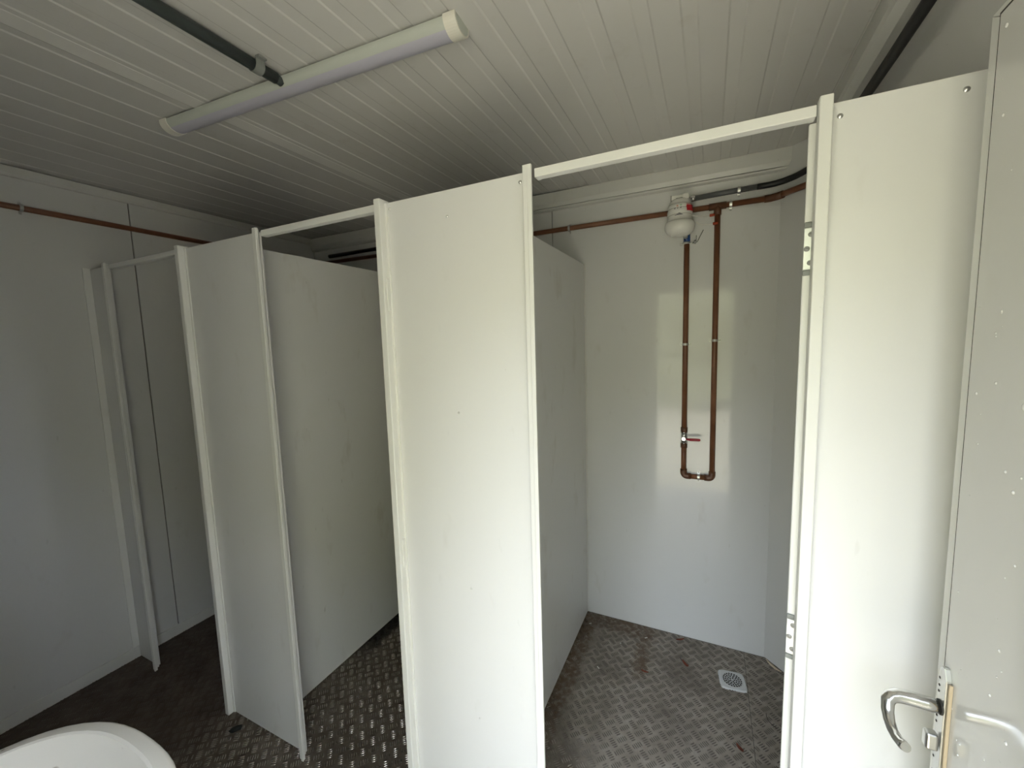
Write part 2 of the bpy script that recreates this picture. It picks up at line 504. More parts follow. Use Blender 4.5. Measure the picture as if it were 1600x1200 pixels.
# ---- outdoors, beyond the doorway
structure(box('ground', -40, 40, -45, YF - .06, -0.42, -0.30, MGRASS), 'open ground outside the doorway', 'ground')
vs, fs = [], []
nx, nz = 120, 14
for i in range(nx + 1):
    for k in range(nz + 1):
        x = -24 + 48 * i / nx; z = -0.3 + (3.6 + 6.0 * min(1.0, max(0.0, (abs(x - 0.3) - 2.2) / 3.5))) * k / nz  # unseen flanks raised to keep outdoor light off the left wall
        d = math.sin(x * 1.7 + k) * .35 + math.sin(x * 4.1 + k * 2.3) * .2 + random.uniform(-.15, .15)
        top = .5 * math.sin(x * .8) + .35 * math.sin(x * 2.3 + 1)
        vs.append((x, -9.5 - .5 * (k / nz) ** 3 * 3 + d, z + (k / nz) * top))
for i in range(nx):
    for k in range(nz):
        a = i * (nz + 1) + k
        fs.append((a, a + nz + 1, a + nz + 2, a + 1))
hd = pyobj('hedge', vs, fs, MHEDGE)
sm = hd.modifiers.new('thick', 'SOLIDIFY'); sm.thickness = 1.2
tag(hd, 'bank of green foliage outside the doorway, sides raised to dim the room', 'foliage', kind='structure')

# ================================================================== STALL FRONTS
Z_SH, Z_TR = 1.992, 2.000

def screw(x, z, y, parent, r=0.0052):
    bm = bmesh.new()
    lathe(bm, [(0, .0024), (r * .35, .0024), (r * .45, .0016), (r * .8, .0012), (r, 0)], (0, 0, 0), 12)
    mt = Matrix.Translation((x, y, z)) @ Matrix.Rotation(PI / 2, 4, 'X')
    for v in bm.verts: v.co = mt @ v.co
    return obj('screw', bm, MZINC, parent)

def channel_left(x0, parent, w=0.022):
    """box channel on the hinge side of a panel, with a small welded flange on the sheet"""
    bm = bmesh.new()
    bbox(bm, x0, x0 + w, -.026, .030, 0.004, Z_TR, .0028, 3)
    bbox(bm, x0 + w - .002, x0 + w + .007, -.0045, .002, 0.004, Z_SH, .0018, 2)
    return obj('edge_channel', bm, MTRIM, parent)

def channel_right(x1, parent, w=0.022):
    bm = bmesh.new()
    bbox(bm, x1 - w, x1, -.022, -.013, 0.0, Z_TR, .0020, 3)
    bbox(bm, x1 - w, x1 - w + .005, -.020, .0015, 0.0, Z_TR, .0010, 2)
    bbox(bm, x1 - .009, x1 + .002, -.0255, -.0215, 0.0, Z_TR - .002, .0012, 2)
    return obj('edge_channel', bm, MTRIM, parent)

def panel(name, label, x0, x1, base):
    r = empty(name); tag(r, label, 'panel', 'stall front panels')
    box('sheet', x0, x1, 0.0, .010, 0.004, Z_SH, MPANEL, r, .001, 1)
    return r

# far left panel against the left wall
p = panel('stall_front_panel', 'narrow shaded stall panel standing against the left wall', XW + .001, -1.974, None)
bm = bmesh.new(); bbox(bm, XW + .0005, XW + .007, -.027, .002, 0.062, Z_SH + .004, .0015, 2)
obj('wall_channel', bm, MTRIM, p)
channel_right(-1.9465, p, .026)
# second
p = panel('stall_front_panel', 'grey-lit stall panel second from the left wall', -1.345, -0.880, None)
channel_left(-1.358, p, .024)
channel_right(-0.861, p)
hp = box('hinge_plate', -1.3355, -1.3325, -.024, -.006, 1.66, 1.74, MTRIM, p, .001, 1)
hp = box('hinge_plate', -1.3355, -1.3325, -.024, -.006, .93, 1.01, MTRIM, p, .001, 1)
screw(-1.10, 1.33, 0.0, p, .003)
# third, the bright one in the middle
p = panel('stall_front_panel', 'brightly lit wide stall panel in the middle of the row', -0.322, 0.130, None)
channel_left(-0.333, p)
channel_right(0.1455, p)
for z in (1.735, .955):
    hp = box('hinge_plate', -.3115, -.3075, -.016, -.002, z - .045, z + .045, MTRIM, p, .0015, 2)
for x, z in ((-.298, 1.975), (.108, 1.972)): screw(x, z, 0.0, p, .0042)
for x, z in ((-.105, 1.925), (-.095, 1.40), (-.078, .89), (-.066, .485)): screw(x, z, 0.0, p, .0035)
# fourth, by the open door
p = panel('stall_front_panel', 'bright stall panel behind the chrome door handle', 0.706, XR - .001, None)
bm = bmesh.new()
bbox(bm, .691, .711, -.022, .0015, 0.004, Z_TR, .0022, 3)
obj('edge_channel', bm, MTRIM, p)
for x, z in ((.725, 1.968), (.886, 1.968)): screw(x, z, 0.0, p, .0046)

# shower door, swung right into the stall so that its hinge edge faces the room
sd_ = empty('stall_door'); tag(sd_, 'white shower stall door swung open with two hinges on its edge', 'door')
DT, DW = .022, .54
def door_xf(bm):
    th = math.radians(-14)
    mtx = Matrix.Translation((.6820, .0170, 1.85)) @ Matrix.Rotation(math.radians(.10), 4, 'Y') @ Matrix.Rotation(th, 4, 'Z') @ Matrix.Translation((0, 0, -1.85))
    for v in bm.verts: v.co = mtx @ v.co
bm = bmesh.new(); bbox(bm, 0, DT, 0, DW, .012, 1.972, .003, 3); door_xf(bm)
obj('door_leaf', bm, MTRIM, sd_)
bm = bmesh.new(); bbox(bm, .004, .028, DW - .07, DW - .05, .97, 1.03, .002, 2); door_xf(bm)
obj('latch', bm, MZINC, sd_)
for zc in (1.748, .966):
    bm = bmesh.new(); bbox(bm, .001, DT - .002, -.0022, .001, zc - .038, zc + .038, .0006, 1); door_xf(bm)
    hp = obj('hinge_plate', bm, MHINGE, sd_)
    for dx, dz in ((.012, .026), (.006, .0), (.012, -.026)):
        bm = bmesh.new(); lathe(bm, [(0, .0012), (.0022, .0012), (.0030, .0005), (.0042, .0018), (.0050, 0)], (0, 0, 0), 12)
        mtx = Matrix.Translation((dx, -.0022, zc + dz)) @ Matrix.Rotation(PI / 2, 4, 'X')
        for v in bm.verts: v.co = mtx @ v.co
        door_xf(bm); obj('screw', bm, MSCREW, hp)
    for dz in (-.044, .044):
        bm = bmesh.new(); bbox(bm, .0005, DT - .004, -.0035, .001, zc + dz - .005, zc + dz + .005, .0015, 2); door_xf(bm)
        obj('hinge_knuckle', bm, MCLIPG, hp)

# head rails
for x0, x1, lab in ((-1.9455, -1.359, 'head rail over the leftmost stall opening'),
                    (-0.860, -0.334, 'head rail over the middle stall opening'),
                    (0.1475, 0.690, 'long bright head rail over the shower opening')):
    r = empty('head_rail'); tag(r, 'white ' + lab if 'long' not in lab else lab, 'rail', 'stall head rails')
    box('rail_bar', x0, x1, -.006, .016, 1.9735, 1.9935, MTRIM, r, .0015, 2)
    for sx in (x0 + .004, x1 - .004):
        box('rail_bracket', sx - .004, sx + .004, .016, .020, 1.9745, 1.9930, MTRIM, r, .0008, 1)

# dividing partitions
for x, lab in ((XA, 'white dividing partition between the left and middle stalls'),
               (XB, 'white dividing partition on the left side of the shower')):
    r = empty('stall_partition'); tag(r, lab, 'partition', 'stall partitions')
    box('board', x - .022, x, .0115, YB - .0015, .006, 1.992, MPART, r, .0012, 1)
    box('corner_bead', x - .001, x + .005, YB - .007, YB - .0015, .006, 1.992, MCOVE, r, .001, 1)

# ================================================================== DOOR
d = empty('door_1')
structure(d, 'open grey entrance door with chrome lever at the right edge', 'door')
DXN, DXF, DY1, DY0, DZ0, DZ1 = .862, .880, -.132, -1.028, .012, 2.000
box('leaf', DXN, DXF, DY0, DY1, DZ0, DZ1, MDOOR, d, .0012, 2)
fx = DXF + .0005
bm = bmesh.new()   # rebate flange around the leaf with mitred corner
e = .063
def prism(pts, x0, x1):
    extrude_prof(bm, pts, lambda p: (x0, p[0], p[1]), lambda p: (x1, p[0], p[1]))
prism([(DY1 - .04, DZ0), (DY1 + e, DZ0), (DY1 + e, DZ1 + .030), (DY1 - .04, DZ1 - .03)], fx, fx + .008)
obj('rebate_flange', bm, MTRIM, d)
bm = bmesh.new()
prism([(DY1 - .041, DZ1 - .029), (DY1 + e - .001, DZ1 + .0312), (DY0, DZ1 + .0312), (DY0, DZ1 - .029)], fx, fx + .008)
obj('rebate_flange', bm, MTRIM, d)
bm = bmesh.new()
bbox(bm, DXN + .001, DXF, DY1, DY1 + .003, DZ0, DZ1, .0)
bbox(bm, DXN + .001, DXF, DY0, DY1 + .003, DZ1, DZ1 + .003, .0)
obj('gasket', bm, MDARK, d)
# lock plate
bm = bmesh.new()
extrude_prof(bm, [(-.1575, .840), (-.1355, .840), (-.1355, 1.070), (-.143, 1.081), (-.150, 1.081), (-.1575, 1.064)],
             lambda p: (DXN - .0070, p[0], p[1]), lambda p: (DXN - .0002, p[0], p[1]))
bmesh.ops.bevel(bm, geom=list(bm.edges), offset=.0012, segments=2, affect='EDGES')
lp = obj('lock_plate', bm, MSTEEL, d)
for z in (1.058, 1.046, 1.036, .995, .985, .925, .90):
    bm = bmesh.new(); lathe(bm, [(0, .0006), (.0016, .0006), (.0022, 0)], (0, 0, 0), 8)
    mt = Matrix.Translation((DXN - .0071, -.1400, z)) @ Matrix.Rotation(-PI / 2, 4, 'Y')
    for v in bm.verts: v.co = mt @ v.co
    obj('plate_hole', bm, MDARK, lp)
box('reflection_strip', DXN - .0045, DXN - .0003, -.1615, -.1580, .840, 1.062, MWARM, d, .0004, 1)  # warm reflection on the plate's near side, painted as a beige strip
# lever
bm = bmesh.new()
base = V(DXN - .009, -.148, 1.015)
pts = [base, V(.838, -.1480, 1.0155), V(.818, -.1480, 1.0165), V(.804, -.1490, 1.0165), V(.795, -.1525, 1.0145), V(.7895, -.1580, 1.0090), V(.7875, -.1660, 1.0000), V(.7870, -.1760, .9915), V(.7875, -.1880, .9860), V(.7890, -.2010, .9850), V(.7910, -.2130, .9880), V(.7925, -.2200, .9905)]
tube(bm, pts, [.0098, .0104, .0106, .0104, .0098, .0090, .0082, .0074, .0070, .0070, .0074, .0066], 16)
h = obj('lever_handle', bm, MCHROME, d)
tag(h, 'curved chrome lever handle')
bm = bmesh.new(); tube(bm, [base + V(.002, 0, 0), base + V(.0000, 0, 0)], .0110, 16)
obj('lever_collar', bm, MDARK, h)
bm = bmesh.new(); bbox(bm, .838, DXN - .0085, -.158, -.142, .945, .972, .004, 3)
obj('lock_cylinder', bm, MSTEEL, d)
# rain droplets beading on the outer face of the leaf
bm = bmesh.new()
rr = random.Random(11)
for k in range(120):
    y = rr.uniform(-.50, -.142); z = rr.uniform(.95, 2.0)
    s = rr.choice([.0009, .0011, .0014, .0018, .0024]) * rr.uniform(.8, 1.2)
    res = bmesh.ops.create_icosphere(bm, subdivisions=2, radius=1.0)
    st = rr.uniform(1.0, 1.8) if rr.random() < .3 else 1.0
    for v in res['verts']: v.co = Vector((DXN + v.co.x * s * .75, y + v.co.y * s, z + v.co.z * s * st))
for f in bm.faces: f.smooth = True
tag(obj('water_droplets', bm, MDOOR, d), kind='stuff')

# ================================================================== CEILING LIGHT
f = empty('ceiling_light')
tag(f, 'unlit slim white batten light fixed to the ribbed ceiling', 'light')
c0, c1 = V(-1.196, -.071, 0), V(-.040, .006, 0)
ax = (c1 - c0).normalized(); sd = V(-ax.y, ax.x, 0)
def fx_pt(t, s, z): 
    q = c0 + ax * t + sd * s
    return (q.x, q.y, ZC - z - .003)
Lf = (c1 - c0).length
hw = .034
def fx_ext(prof, t0, t1, name, mat, smooth=False):
    bm = bmesh.new()
    extrude_prof(bm, prof, lambda p: fx_pt(t0, *p), lambda p: fx_pt(t1, *p), smooth)
    return obj(name, bm, mat, f)
def arc_prof(a0, a1, w, d, z0, n=10):
    return [(w * math.cos(math.radians(a0 + (a1 - a0) * k / n)), z0 + d * math.sin(math.radians(a0 + (a1 - a0) * k / n))) for k in range(n + 1)]
fx_ext([(hw, .005)] + arc_prof(0, 52, hw, .026, .008) + arc_prof(128, 180, hw, .026, .008) + [(-hw, .005)], .03, Lf - .03, 'housing', MHOUS, False)
df = fx_ext(arc_prof(50, 130, hw + .0012, .0275, .008, 14) + [(0, .020)], .03, Lf - .03, 'diffuser', MDIFF, False)
def curve(w, d, z0, n=18):
    return [(w * math.cos(PI * k / n), z0 + d * math.sin(PI * k / n)) for k in range(n + 1)]
capc = [(hw + .003, .003)] + curve(hw + .003, .0295, .008) + [(-hw - .003, .003)]
for t0, t1 in ((0, .034), (Lf - .034, Lf)):
    fx_ext(capc, t0, t1, 'end_cap', MCAP, False)
fx_ext([(p[0] * .84, .005 + (p[1] - .003) * .84) for p in capc], Lf - .0002, Lf + .0006, 'cap_face', MHOUS)
for t_ in (.25, .75):
    fx_ext([(-.012, -.001), (.012, -.001), (.012, .006), (-.012, .006)], Lf * t_ - .015, Lf * t_ + .015, 'mounting_clip', MZINC)

# conduit feeding the light
c = empty('ceiling_conduit')
tag(c, 'dark grey conduit crossing the ceiling to the batten light', 'conduit')
bm = bmesh.new(); tube(bm, [(-.616, YF + .001, ZC - .018), (-.620, -.5, ZC - .018), (-.624, -.078, ZC - .018)], .0158, 16)
obj('conduit_tube', bm, MGREY, c)
bm = bmesh.new()
tube(bm, [(-.624, -.082, ZC - .019), (-.624, -.066, ZC - .019), (-.624, -.058, ZC - .022)], [.0128, .0128, .0115], 14)
obj('elbow', bm, MGREY, c)
bm = bmesh.new()
rings = [(-.021 + .0, 0), ]
for s in (1,):
    pr = [(.0185 * math.cos(a), -.018 - .0185 * math.sin(a)) for a in [PI * k / 12 for k in range(13)]]
    pr2 = [(.0165 * math.cos(a), -.018 - .0165 * math.sin(a)) for a in [PI * k / 12 for k in range(13)]][::-1]
    prof = [(.0185, -.001)] + pr + [(-.0185, -.001), (-.0165, -.001)] + pr2 + [(.0165, -.001)]
    extrude_prof(bm, prof, lambda p: (-.623 + p[0], -.147, ZC + p[1]), lambda p: (-.623 + p[0], -.122, ZC + p[1]))
bbox(bm, -.652, -.640, -.147, -.118, ZC - .006, ZC - .001, .001, 1)
bbox(bm, -.606, -.594, -.147, -.122, ZC - .006, ZC - .001, .001, 1)
obj('saddle_clip', bm, MCLIPG, c)

# ================================================================== WATER PIPES
RP = 0.0125
def clip(p, axis, wall_dir, parent, r=RP):
    """zinc saddle round a pipe; axis = pipe direction, wall_dir = unit vector to the wall"""
    axis, wd = Vector(axis), Vector(wall_dir)
    e = axis.cross(wd).normalized()
    p = Vector(p)
    bm = bmesh.new()
    def loc(u, w, t): return p + e * u + wd * w + axis * t
    prof = [(-.026, .0125), (-.0150, .0125)] + [((r + .0028) * math.cos(a), -(r + .0028) * math.sin(a)) for a in [PI - PI * k / 10 for k in range(11)]] + [(.0150, .0125), (.026, .0125)]
    inner = [(.026, .0138), (.0138, .0138)] + [((r + .0008) * math.cos(a), -(r + .0008) * math.sin(a)) for a in [PI * k / 10 for k in range(11)]] + [(-.0138, .0138), (-.026, .0138)]
    extrude_prof(bm, prof + inner, lambda q: loc(q[0], q[1], -.0055), lambda q: loc(q[0], q[1], .0055))
    o = obj('pipe_clip', bm, MZINC, parent)
    for s in (-1, 1):
        bm = bmesh.new()
        lathe(bm, [(0, .0035), (.003, .0035), (.0045, 0)], (0, 0, 0), 10)
        zq = Vector((0, 0, 1)).rotation_difference(-wd).to_matrix().to_4x4()
        mt = Matrix.Translation(p + e * s * .021 + wd * .0125) @ zq
        for v in bm.verts: v.co = mt @ v.co
        obj('screw', bm, MZINC, o)
    return o

# along the left wall
lp_ = empty('water_pipe'); tag(lp_, 'dark brown water pipe running along the left wall', 'pipe')
xp = XW + .014
bm = bmesh.new(); tube(bm, [(xp, YF + .001, 2.222), (xp, YB - .05, 2.216)], RP, 16)
obj('pipe_run', bm, MPIPE, lp_)
clip((xp, -.198, 2.2218), (0, 1, 0), (-1, 0, 0), lp_)
clip((xp, .80, 2.218), (0, 1, 0), (-1, 0, 0), lp_)

# along the back wall, with the loop that feeds the shower
bp = empty('water_pipe'); tag(bp, 'brown water pipe on the back wall with a long loop below the shower heater', 'pipe')
yp = YB - .014
ZP = 2.187
bm = bmesh.new(); tube(bm, [(XW + .05, yp, 2.205), (-.37, yp, 2.189), (.745, yp, ZP)], RP, 16)
obj('pipe_run', bm, MPIPE, bp)
bm = bmesh.new(); tube(bm, [(.775, yp - .008, ZP), (.905, yp - .14, ZP + .004)], RP, 16)
obj('pipe_run', bm, MPIPE, bp)
bm = bmesh.new(); tube(bm, [(.735, yp, ZP), (.760, yp - .001, ZP), (.782, yp - .014, ZP), (.800, yp - .033, ZP)], [.0160, .0160, .0160, .0160], 16)
obj('elbow', bm, MFIT, bp)
bm = bmesh.new(); tube(bm, [(.902, yp - .137, ZP + .004)] + arc((.914, yp - .150, ZP + .004), (.908, yp - .143, ZP + .004), (.914, yp - .151, ZP - .03), 4) + [V(.914, yp - .151, .4)], RP, 14)
obj('pipe_run', bm, MPIPE, bp)
X1, X2, ZL = .4195, .5495, .8875
bm = bmesh.new(); tube(bm, [(X1, yp, 2.035), (X1, yp, 1.13)], RP, 16); obj('drop_pipe', bm, MPIPE, bp)
bm = bmesh.new(); tube(bm, [(X1, yp, 1.045), (X1, yp, .905)], RP, 16); obj('drop_pipe', bm, MPIPE, bp)
bm = bmesh.new(); tube(bm, [(X2, yp, 2.172), (X2, yp, .905)], RP, 16); obj('drop_pipe', bm, MPIPE, bp)
bm = bmesh.new(); tube(bm, [(X1 + .02, yp, ZL), (X2 - .02, yp, ZL)], RP, 16); obj('cross_pipe', bm, MPIPE, bp)
for x, s in ((X1, 1), (X2, -1)):
    bm = bmesh.new()
    tube(bm, [V(x, yp, ZL + .034)] + arc((x, yp, ZL), (x, yp, ZL + .018), (x + s * .018, yp, ZL), 6) + [V(x + s * .034, yp, ZL)], .0155, 16)
    obj('elbow', bm, MFIT, bp)
bm = bmesh.new()
tube(bm, [(X2 - .036, yp, ZP), (X2 + .036, yp, ZP)], .0160, 16)
tube(bm, [(X2, yp, ZP), (X2, yp, ZP - .040)], .0160, 16)
obj('tee_fitting', bm, MFIT, bp)
clip((-.165, yp, 2.188), (1, 0, 0), (0, 1, 0), bp)
clip((.603, yp, ZP), (1, 0, 0), (0, 1, 0), bp)
clip((X1, yp, 1.553), (0, 0, 1), (0, 1, 0), bp)
clip((X2, yp, 1.568), (0, 0, 1), (0, 1, 0), bp)
clip(((X1 + X2) / 2 + .005, yp, ZL), (1, 0, 0), (0, 1, 0), bp)
# ball valve
zv = 1.085
bm = bmesh.new()
tube(bm, [(X1, yp, zv + .052), (X1, yp, zv + .026)], .0160, 16)
obj('valve_socket', bm, MFIT, bp)
bm = bmesh.new()
tube(bm, [(X1, yp, zv - .026), (X1, yp, zv - .052)], .0160, 16)
obj('valve_socket', bm, MFIT, bp)
bm = bmesh.new()
tube(bm, [(X1, yp, zv + .030), (X1, yp, zv + .024)], .0172, 6)
tube(bm, [(X1, yp, zv - .024), (X1, yp, zv - .030)], .0172, 6)
tube(bm, [(X1, yp, zv + .024), (X1, yp, zv + .010), (X1, yp, zv - .010), (X1, yp, zv - .024)], [.011, .0145, .0145, .011], 16)
tube(bm, [(X1, yp - .010, zv), (X1, yp - .034, zv)], .0065, 12)
vb = obj('valve_body', bm, MZINC, bp)
bm = bmesh.new(); tube(bm, [(X1, yp - .032, zv), (X1, yp - .039, zv)], .0095, 6); obj('lever_nut', bm, MCHROME, vb)
bm = bmesh.new()
tube(bm, [(X1 + .008, yp - .034, zv), (X1 + .022, yp - .035, zv - .001), (X1 + .030, yp - .038, zv - .001), (X1 + .060, yp - .038, zv), (X1 + .072, yp - .038, zv), (X1 + .076, yp - .038, zv)], [.004, .0055, .0068, .0068, .0066, .003], 12)
tag(obj('valve_lever', bm, MRED, vb), 'red lever of the ball valve')

# ================================================================== ELECTRIC SHOWER HEATER
hX, hY = .392, YB - .092
h = empty('shower_heater'); tag(h, 'white bulbous electric shower head with a red label on the back wall', 'shower')
prof = [(0, 2.056), (.020, 2.0565), (.036, 2.059), (.048, 2.065), (.058, 2.075), (.0640, 2.087), (.0655, 2.096), (.0650, 2.106), (.0615, 2.115), (.0585, 2.1195), (.0560, 2.1200), (.0520, 2.129), (.0500, 2.138), (.0505, 2.1455), (.0530, 2.1475), (.0550, 2.153), (.0555, 2.160), (.0540, 2.168), (.0510, 2.1740), (.0515, 2.1755), (.0530, 2.180), (.0525, 2.186), (.0490, 2.1935), (.0470, 2.1945), (.0440, 2.206), (.0400, 2.2140), (.0340, 2.2190), (0, 2.220)]
bm = bmesh.new(); lathe(bm, prof, (hX, hY, 0), 40)
obj('body', bm, MWPLAST, h)
def rz(z):
    for (r0, z0), (r1, z1) in zip(prof, prof[1:]):
        if z0 <= z <= z1: return r0 + (r1 - r0) * (z - z0) / max(1e-6, z1 - z0)
    return .05
def decal(name, a0, a1, z0, z1, mat, parent, off=.0009, n=5, slant=0.0):
    """printed patch that hugs the body; angles in degrees from the room side towards the right"""
    vs, fs = [], []
    for i in range(n + 1):
        a = math.radians(a0 + (a1 - a0) * i / n)
        for k in range(4):
            z = z0 + (z1 - z0) * k / 3 + slant * i / n
            r = rz(z) + off
            vs.append((hX + r * math.sin(a), hY - r * math.cos(a), z))
    for i in range(n):
        for k in range(3): fs.append((i * 4 + k, i * 4 + 4 + k, i * 4 + 5 + k, i * 4 + 1 + k))
    return pyobj(name, vs, fs, mat, parent, True)
decal('red_label', 34, 84, 2.157, 2.183, MREDL, h, .0016)
decal('red_label', 34, 84, 2.1855, 2.1885, MREDL, h, .0016)
for a, zz, l in ((-24, 2.168, 7), (-10, 2.168, 5), (4, 2.169, 6)):
    decal('dial_mark', a, a + l, zz, zz + .0035, MMARK, h)
    decal('dial_mark', a + l * .6, a + l * .9, zz, zz + .007, MMARK, h)
decal('dial_dot', -12, -4, 2.177, 2.184, MPINK, h)
decal('dial_dot', 3, 12, 2.179, 2.186, MGREEN, h)
decal('logo_mark', -22, 18, 2.140, 2.1425, MMARK, h, slant=.001)
decal('logo_mark', -12, 12, 2.1435, 2.146, MMARK, h)
decal('logo_mark', -4, 6, 2.147, 2.149, MMARK, h)
bm = bmesh.new()
for zz, rad in ((2.1200, .0572), (2.1465, .0515), (2.1745, .0510), (2.1942, .0480)):
    pts = [(hX + rad * math.cos(2 * PI * k / 36), hY + rad * math.sin(2 * PI * k / 36), zz) for k in range(37)]
    tube(bm, pts, .0011, 6, False)
tag(obj('seam_rings', bm, MSEAM, h), kind='stuff')
bm = bmesh.new()
nb = 0
for ring, cnt in ((.010, 6), (.020, 12), (.030, 18), (.040, 24)):
    for k in range(cnt):
        a = 2 * PI * k / cnt
        res = bmesh.ops.create_icosphere(bm, subdivisions=1, radius=.0016)
        zz = 2.0585 + (.0 if ring < .03 else (ring - .03) * .28)
        for v in res['verts']: v.co += Vector((hX + ring * math.cos(a), hY + ring * math.sin(a), zz))
tag(obj('spray_nozzles', bm, MWPLAST, h), kind='stuff')
# mounting bracket to the wall
bm = bmesh.new()
bbox(bm, hX - .036, hX + .040, hY - .022, hY - .016, 2.216, 2.236, .001, 1)
bbox(bm, hX - .036, hX - .032, hY - .020, YB, 2.216, 2.236, .001, 1)
bbox(bm, hX + .034, hX + .040, hY - .020, YB, 2.216, 2.236, .001, 1)
bbox(bm, hX - .036, hX + .040, hY - .020, YB, 2.232, 2.236, .001, 1)
obj('bracket', bm, MWPLAST, h)
box('bracket_slot', hX - .016, hX + .012, hY - .0228, hY - .0218, 2.2200, 2.2235, MDARK, h)
box('bracket_slot', hX - .0395, hX - .0362, hY - .0225, hY + .02, 2.214, 2.238, MSEAM, h)
bm = bmesh.new(); bbox(bm, hX + .012, hX + .038, hY - .028, hY - .020, 2.214, 2.238, .003, 2)
obj('bracket_tab', bm, MWPLAST, h)
bm = bmesh.new(); tube(bm, [(hX + .018, hY + .03, 2.075), (X1 - .004, yp - .01, 2.064)], .010, 12)
obj('inlet_tube', bm, MWPLAST, h)
bm = bmesh.new(); tube(bm, [(X1, yp, 2.080), (X1, yp, 2.036)], .0150, 16)
obj('inlet_valve', bm, MBLUE, h)
bm = bmesh.new()
tube(bm, [(X1, yp, 2.042), (X1, yp, 2.032)], .0172, 16)
bbox(bm, X1 - .030, X1 + .040, yp - .003, yp + .003, 2.030, 2.038, .001, 1)
tube(bm, [(X1 + .036, yp - .004, 2.030), (X1 + .036, yp - .004, 2.046)], .0045, 10)
obj('hose_clamp', bm, MZINC, h)
bm = bmesh.new()
tube(bm, [(X1 + .024, yp - .004, 2.034), (X1 + .046, yp - .008, 2.036), (X1 + .072, yp - .016, 2.086)], .0014, 6)
tube(bm, [(X1 + .042, yp - .006, 2.038), (X1 + .042, yp - .010, 2.066)], .0012, 6)
obj('earth_wire', bm, MWIRE, h)
for (za, xb, zb) in ((2.152, X2 - .030, 2.146), (2.124, X2 - .016, 2.107)):
    bm = bmesh.new()
    p0, p2 = V(hX + .046, hY + .02, za), V(xb, yp - .016, zb)
    tube(bm, arc(((p0.x + p2.x) / 2, (p0.y + p2.y) / 2, zb - .010), p0, p2, 8), .0027, 8)
    w = obj('lead_wire', bm, MWPLAST, h)
    bm = bmesh.new(); tube(bm, [(xb - .003, yp - .017, zb), (xb + .018, yp - .017, zb + .001)], .0062, 10)
    obj('wire_connector', bm, MCLIPR, h)

# power conduit and black cable
cb = empty('power_cable'); tag(cb, 'grey conduit and black cable leaving the shower heater', 'cable')
ZK = 2.240
yk = YB - .030
bm = bmesh.new(); tube(bm, [(hX + .056, yk, ZK - .006), (.60, yk, ZK - .002), (.716, yk, ZK)], .0118, 14)
obj('conduit_tube', bm, MGREY2, cb)
bm = bmesh.new(); tube(bm, [(hX + .044, yk, ZK - .006), (hX + .062, yk, ZK - .006)], .0140, 12)
obj('conduit_gland', bm, MCHROME, cb)
bm = bmesh.new()
tube(bm, [(.705, yk, ZK)] + arc((.815, yk, ZK), (.735, yk, ZK), (.872, YB - .105, ZK + .012), 8) + [V(.896, YB - .16, ZK + .014), V(.9055, YB - .26, ZK + .010), V(.9060, .4, ZK), V(.9060, YF + .002, ZK)], .0128, 14)
obj('cable', bm, MBLACK, cb)
clip((.634, yk, ZK - .002), (1, 0, 0), (0, 1, 0), cb, .0120)
# conduit seen high in the middle stall
cb = empty('power_cable'); tag(cb, 'black cable high on the back wall of the middle stall', 'cable')
bm = bmesh.new(); tube(bm, [(-1.98, YB - .014, 2.246), (-.40, YB - .014, 2.246)], .0128, 12)
obj('cable', bm, MBLACK, cb)

# ================================================================== FLOOR DRAIN
dr = empty('floor_drain'); tag(dr, 'pale square floor drain cover with rings of holes in the shower', 'drain')
mt = Matrix.Translation((.650, 1.050, 0)) @ Matrix.Rotation(math.radians(7), 4, 'Z')
bm = bmesh.new()
hs = .056
prof = [(hs, .0005), (hs - .003, .006), (hs - .007, .0075), (hs - .010, .0060)]
pv = None
rings = []
for w, z in prof:
    ring = []
    for k in range(32):
        a = 2 * PI * k / 32
        ca, sa = math.cos(a), math.sin(a)
        q = (abs(ca) ** 7 + abs(sa) ** 7) ** (-1 / 7)
        ring.append(bm.verts.new(mt @ Vector((w * q * ca, w * q * sa, z))))
    rings.append(ring)
for a, b in zip(rings, rings[1:]):
    for k in range(32): bm.faces.new((a[k], a[(k + 1) % 32], b[(k + 1) % 32], b[k]))
bm.faces.new(rings[-1])
obj('cover', bm, MDRAIN, dr)
bm = bmesh.new()
lathe(bm, [(.0440, .0058), (.0432, .0078), (.0415, .0078), (.0408, .0070), (0, .0070)], (0, 0, 0), 36)
for v in bm.verts: v.co = mt @ v.co
obj('grate', bm, MDRAIN, dr)
hole = None
for rad, cnt in ((.0365, 21), (.0275, 16), (.0185, 10), (.0095, 5)):
    for k in range(cnt):
        a = 2 * PI * k / cnt
        ca, sa = math.cos(a), math.sin(a)
        if hole is None:
            bm = bmesh.new(); bbox(bm, -.0032, .0032, -.0034, .0034, -.0006, .0008)
            hole = obj('drain_hole', bm, MDARK, dr); o = hole
        else:
            o = hole.copy(); COL.objects.link(o); o.parent = dr
        o.matrix_basis = mt @ Matrix.Translation((rad * ca, rad * sa, .0070)) @ Matrix.Rotation(a, 4, 'Z')

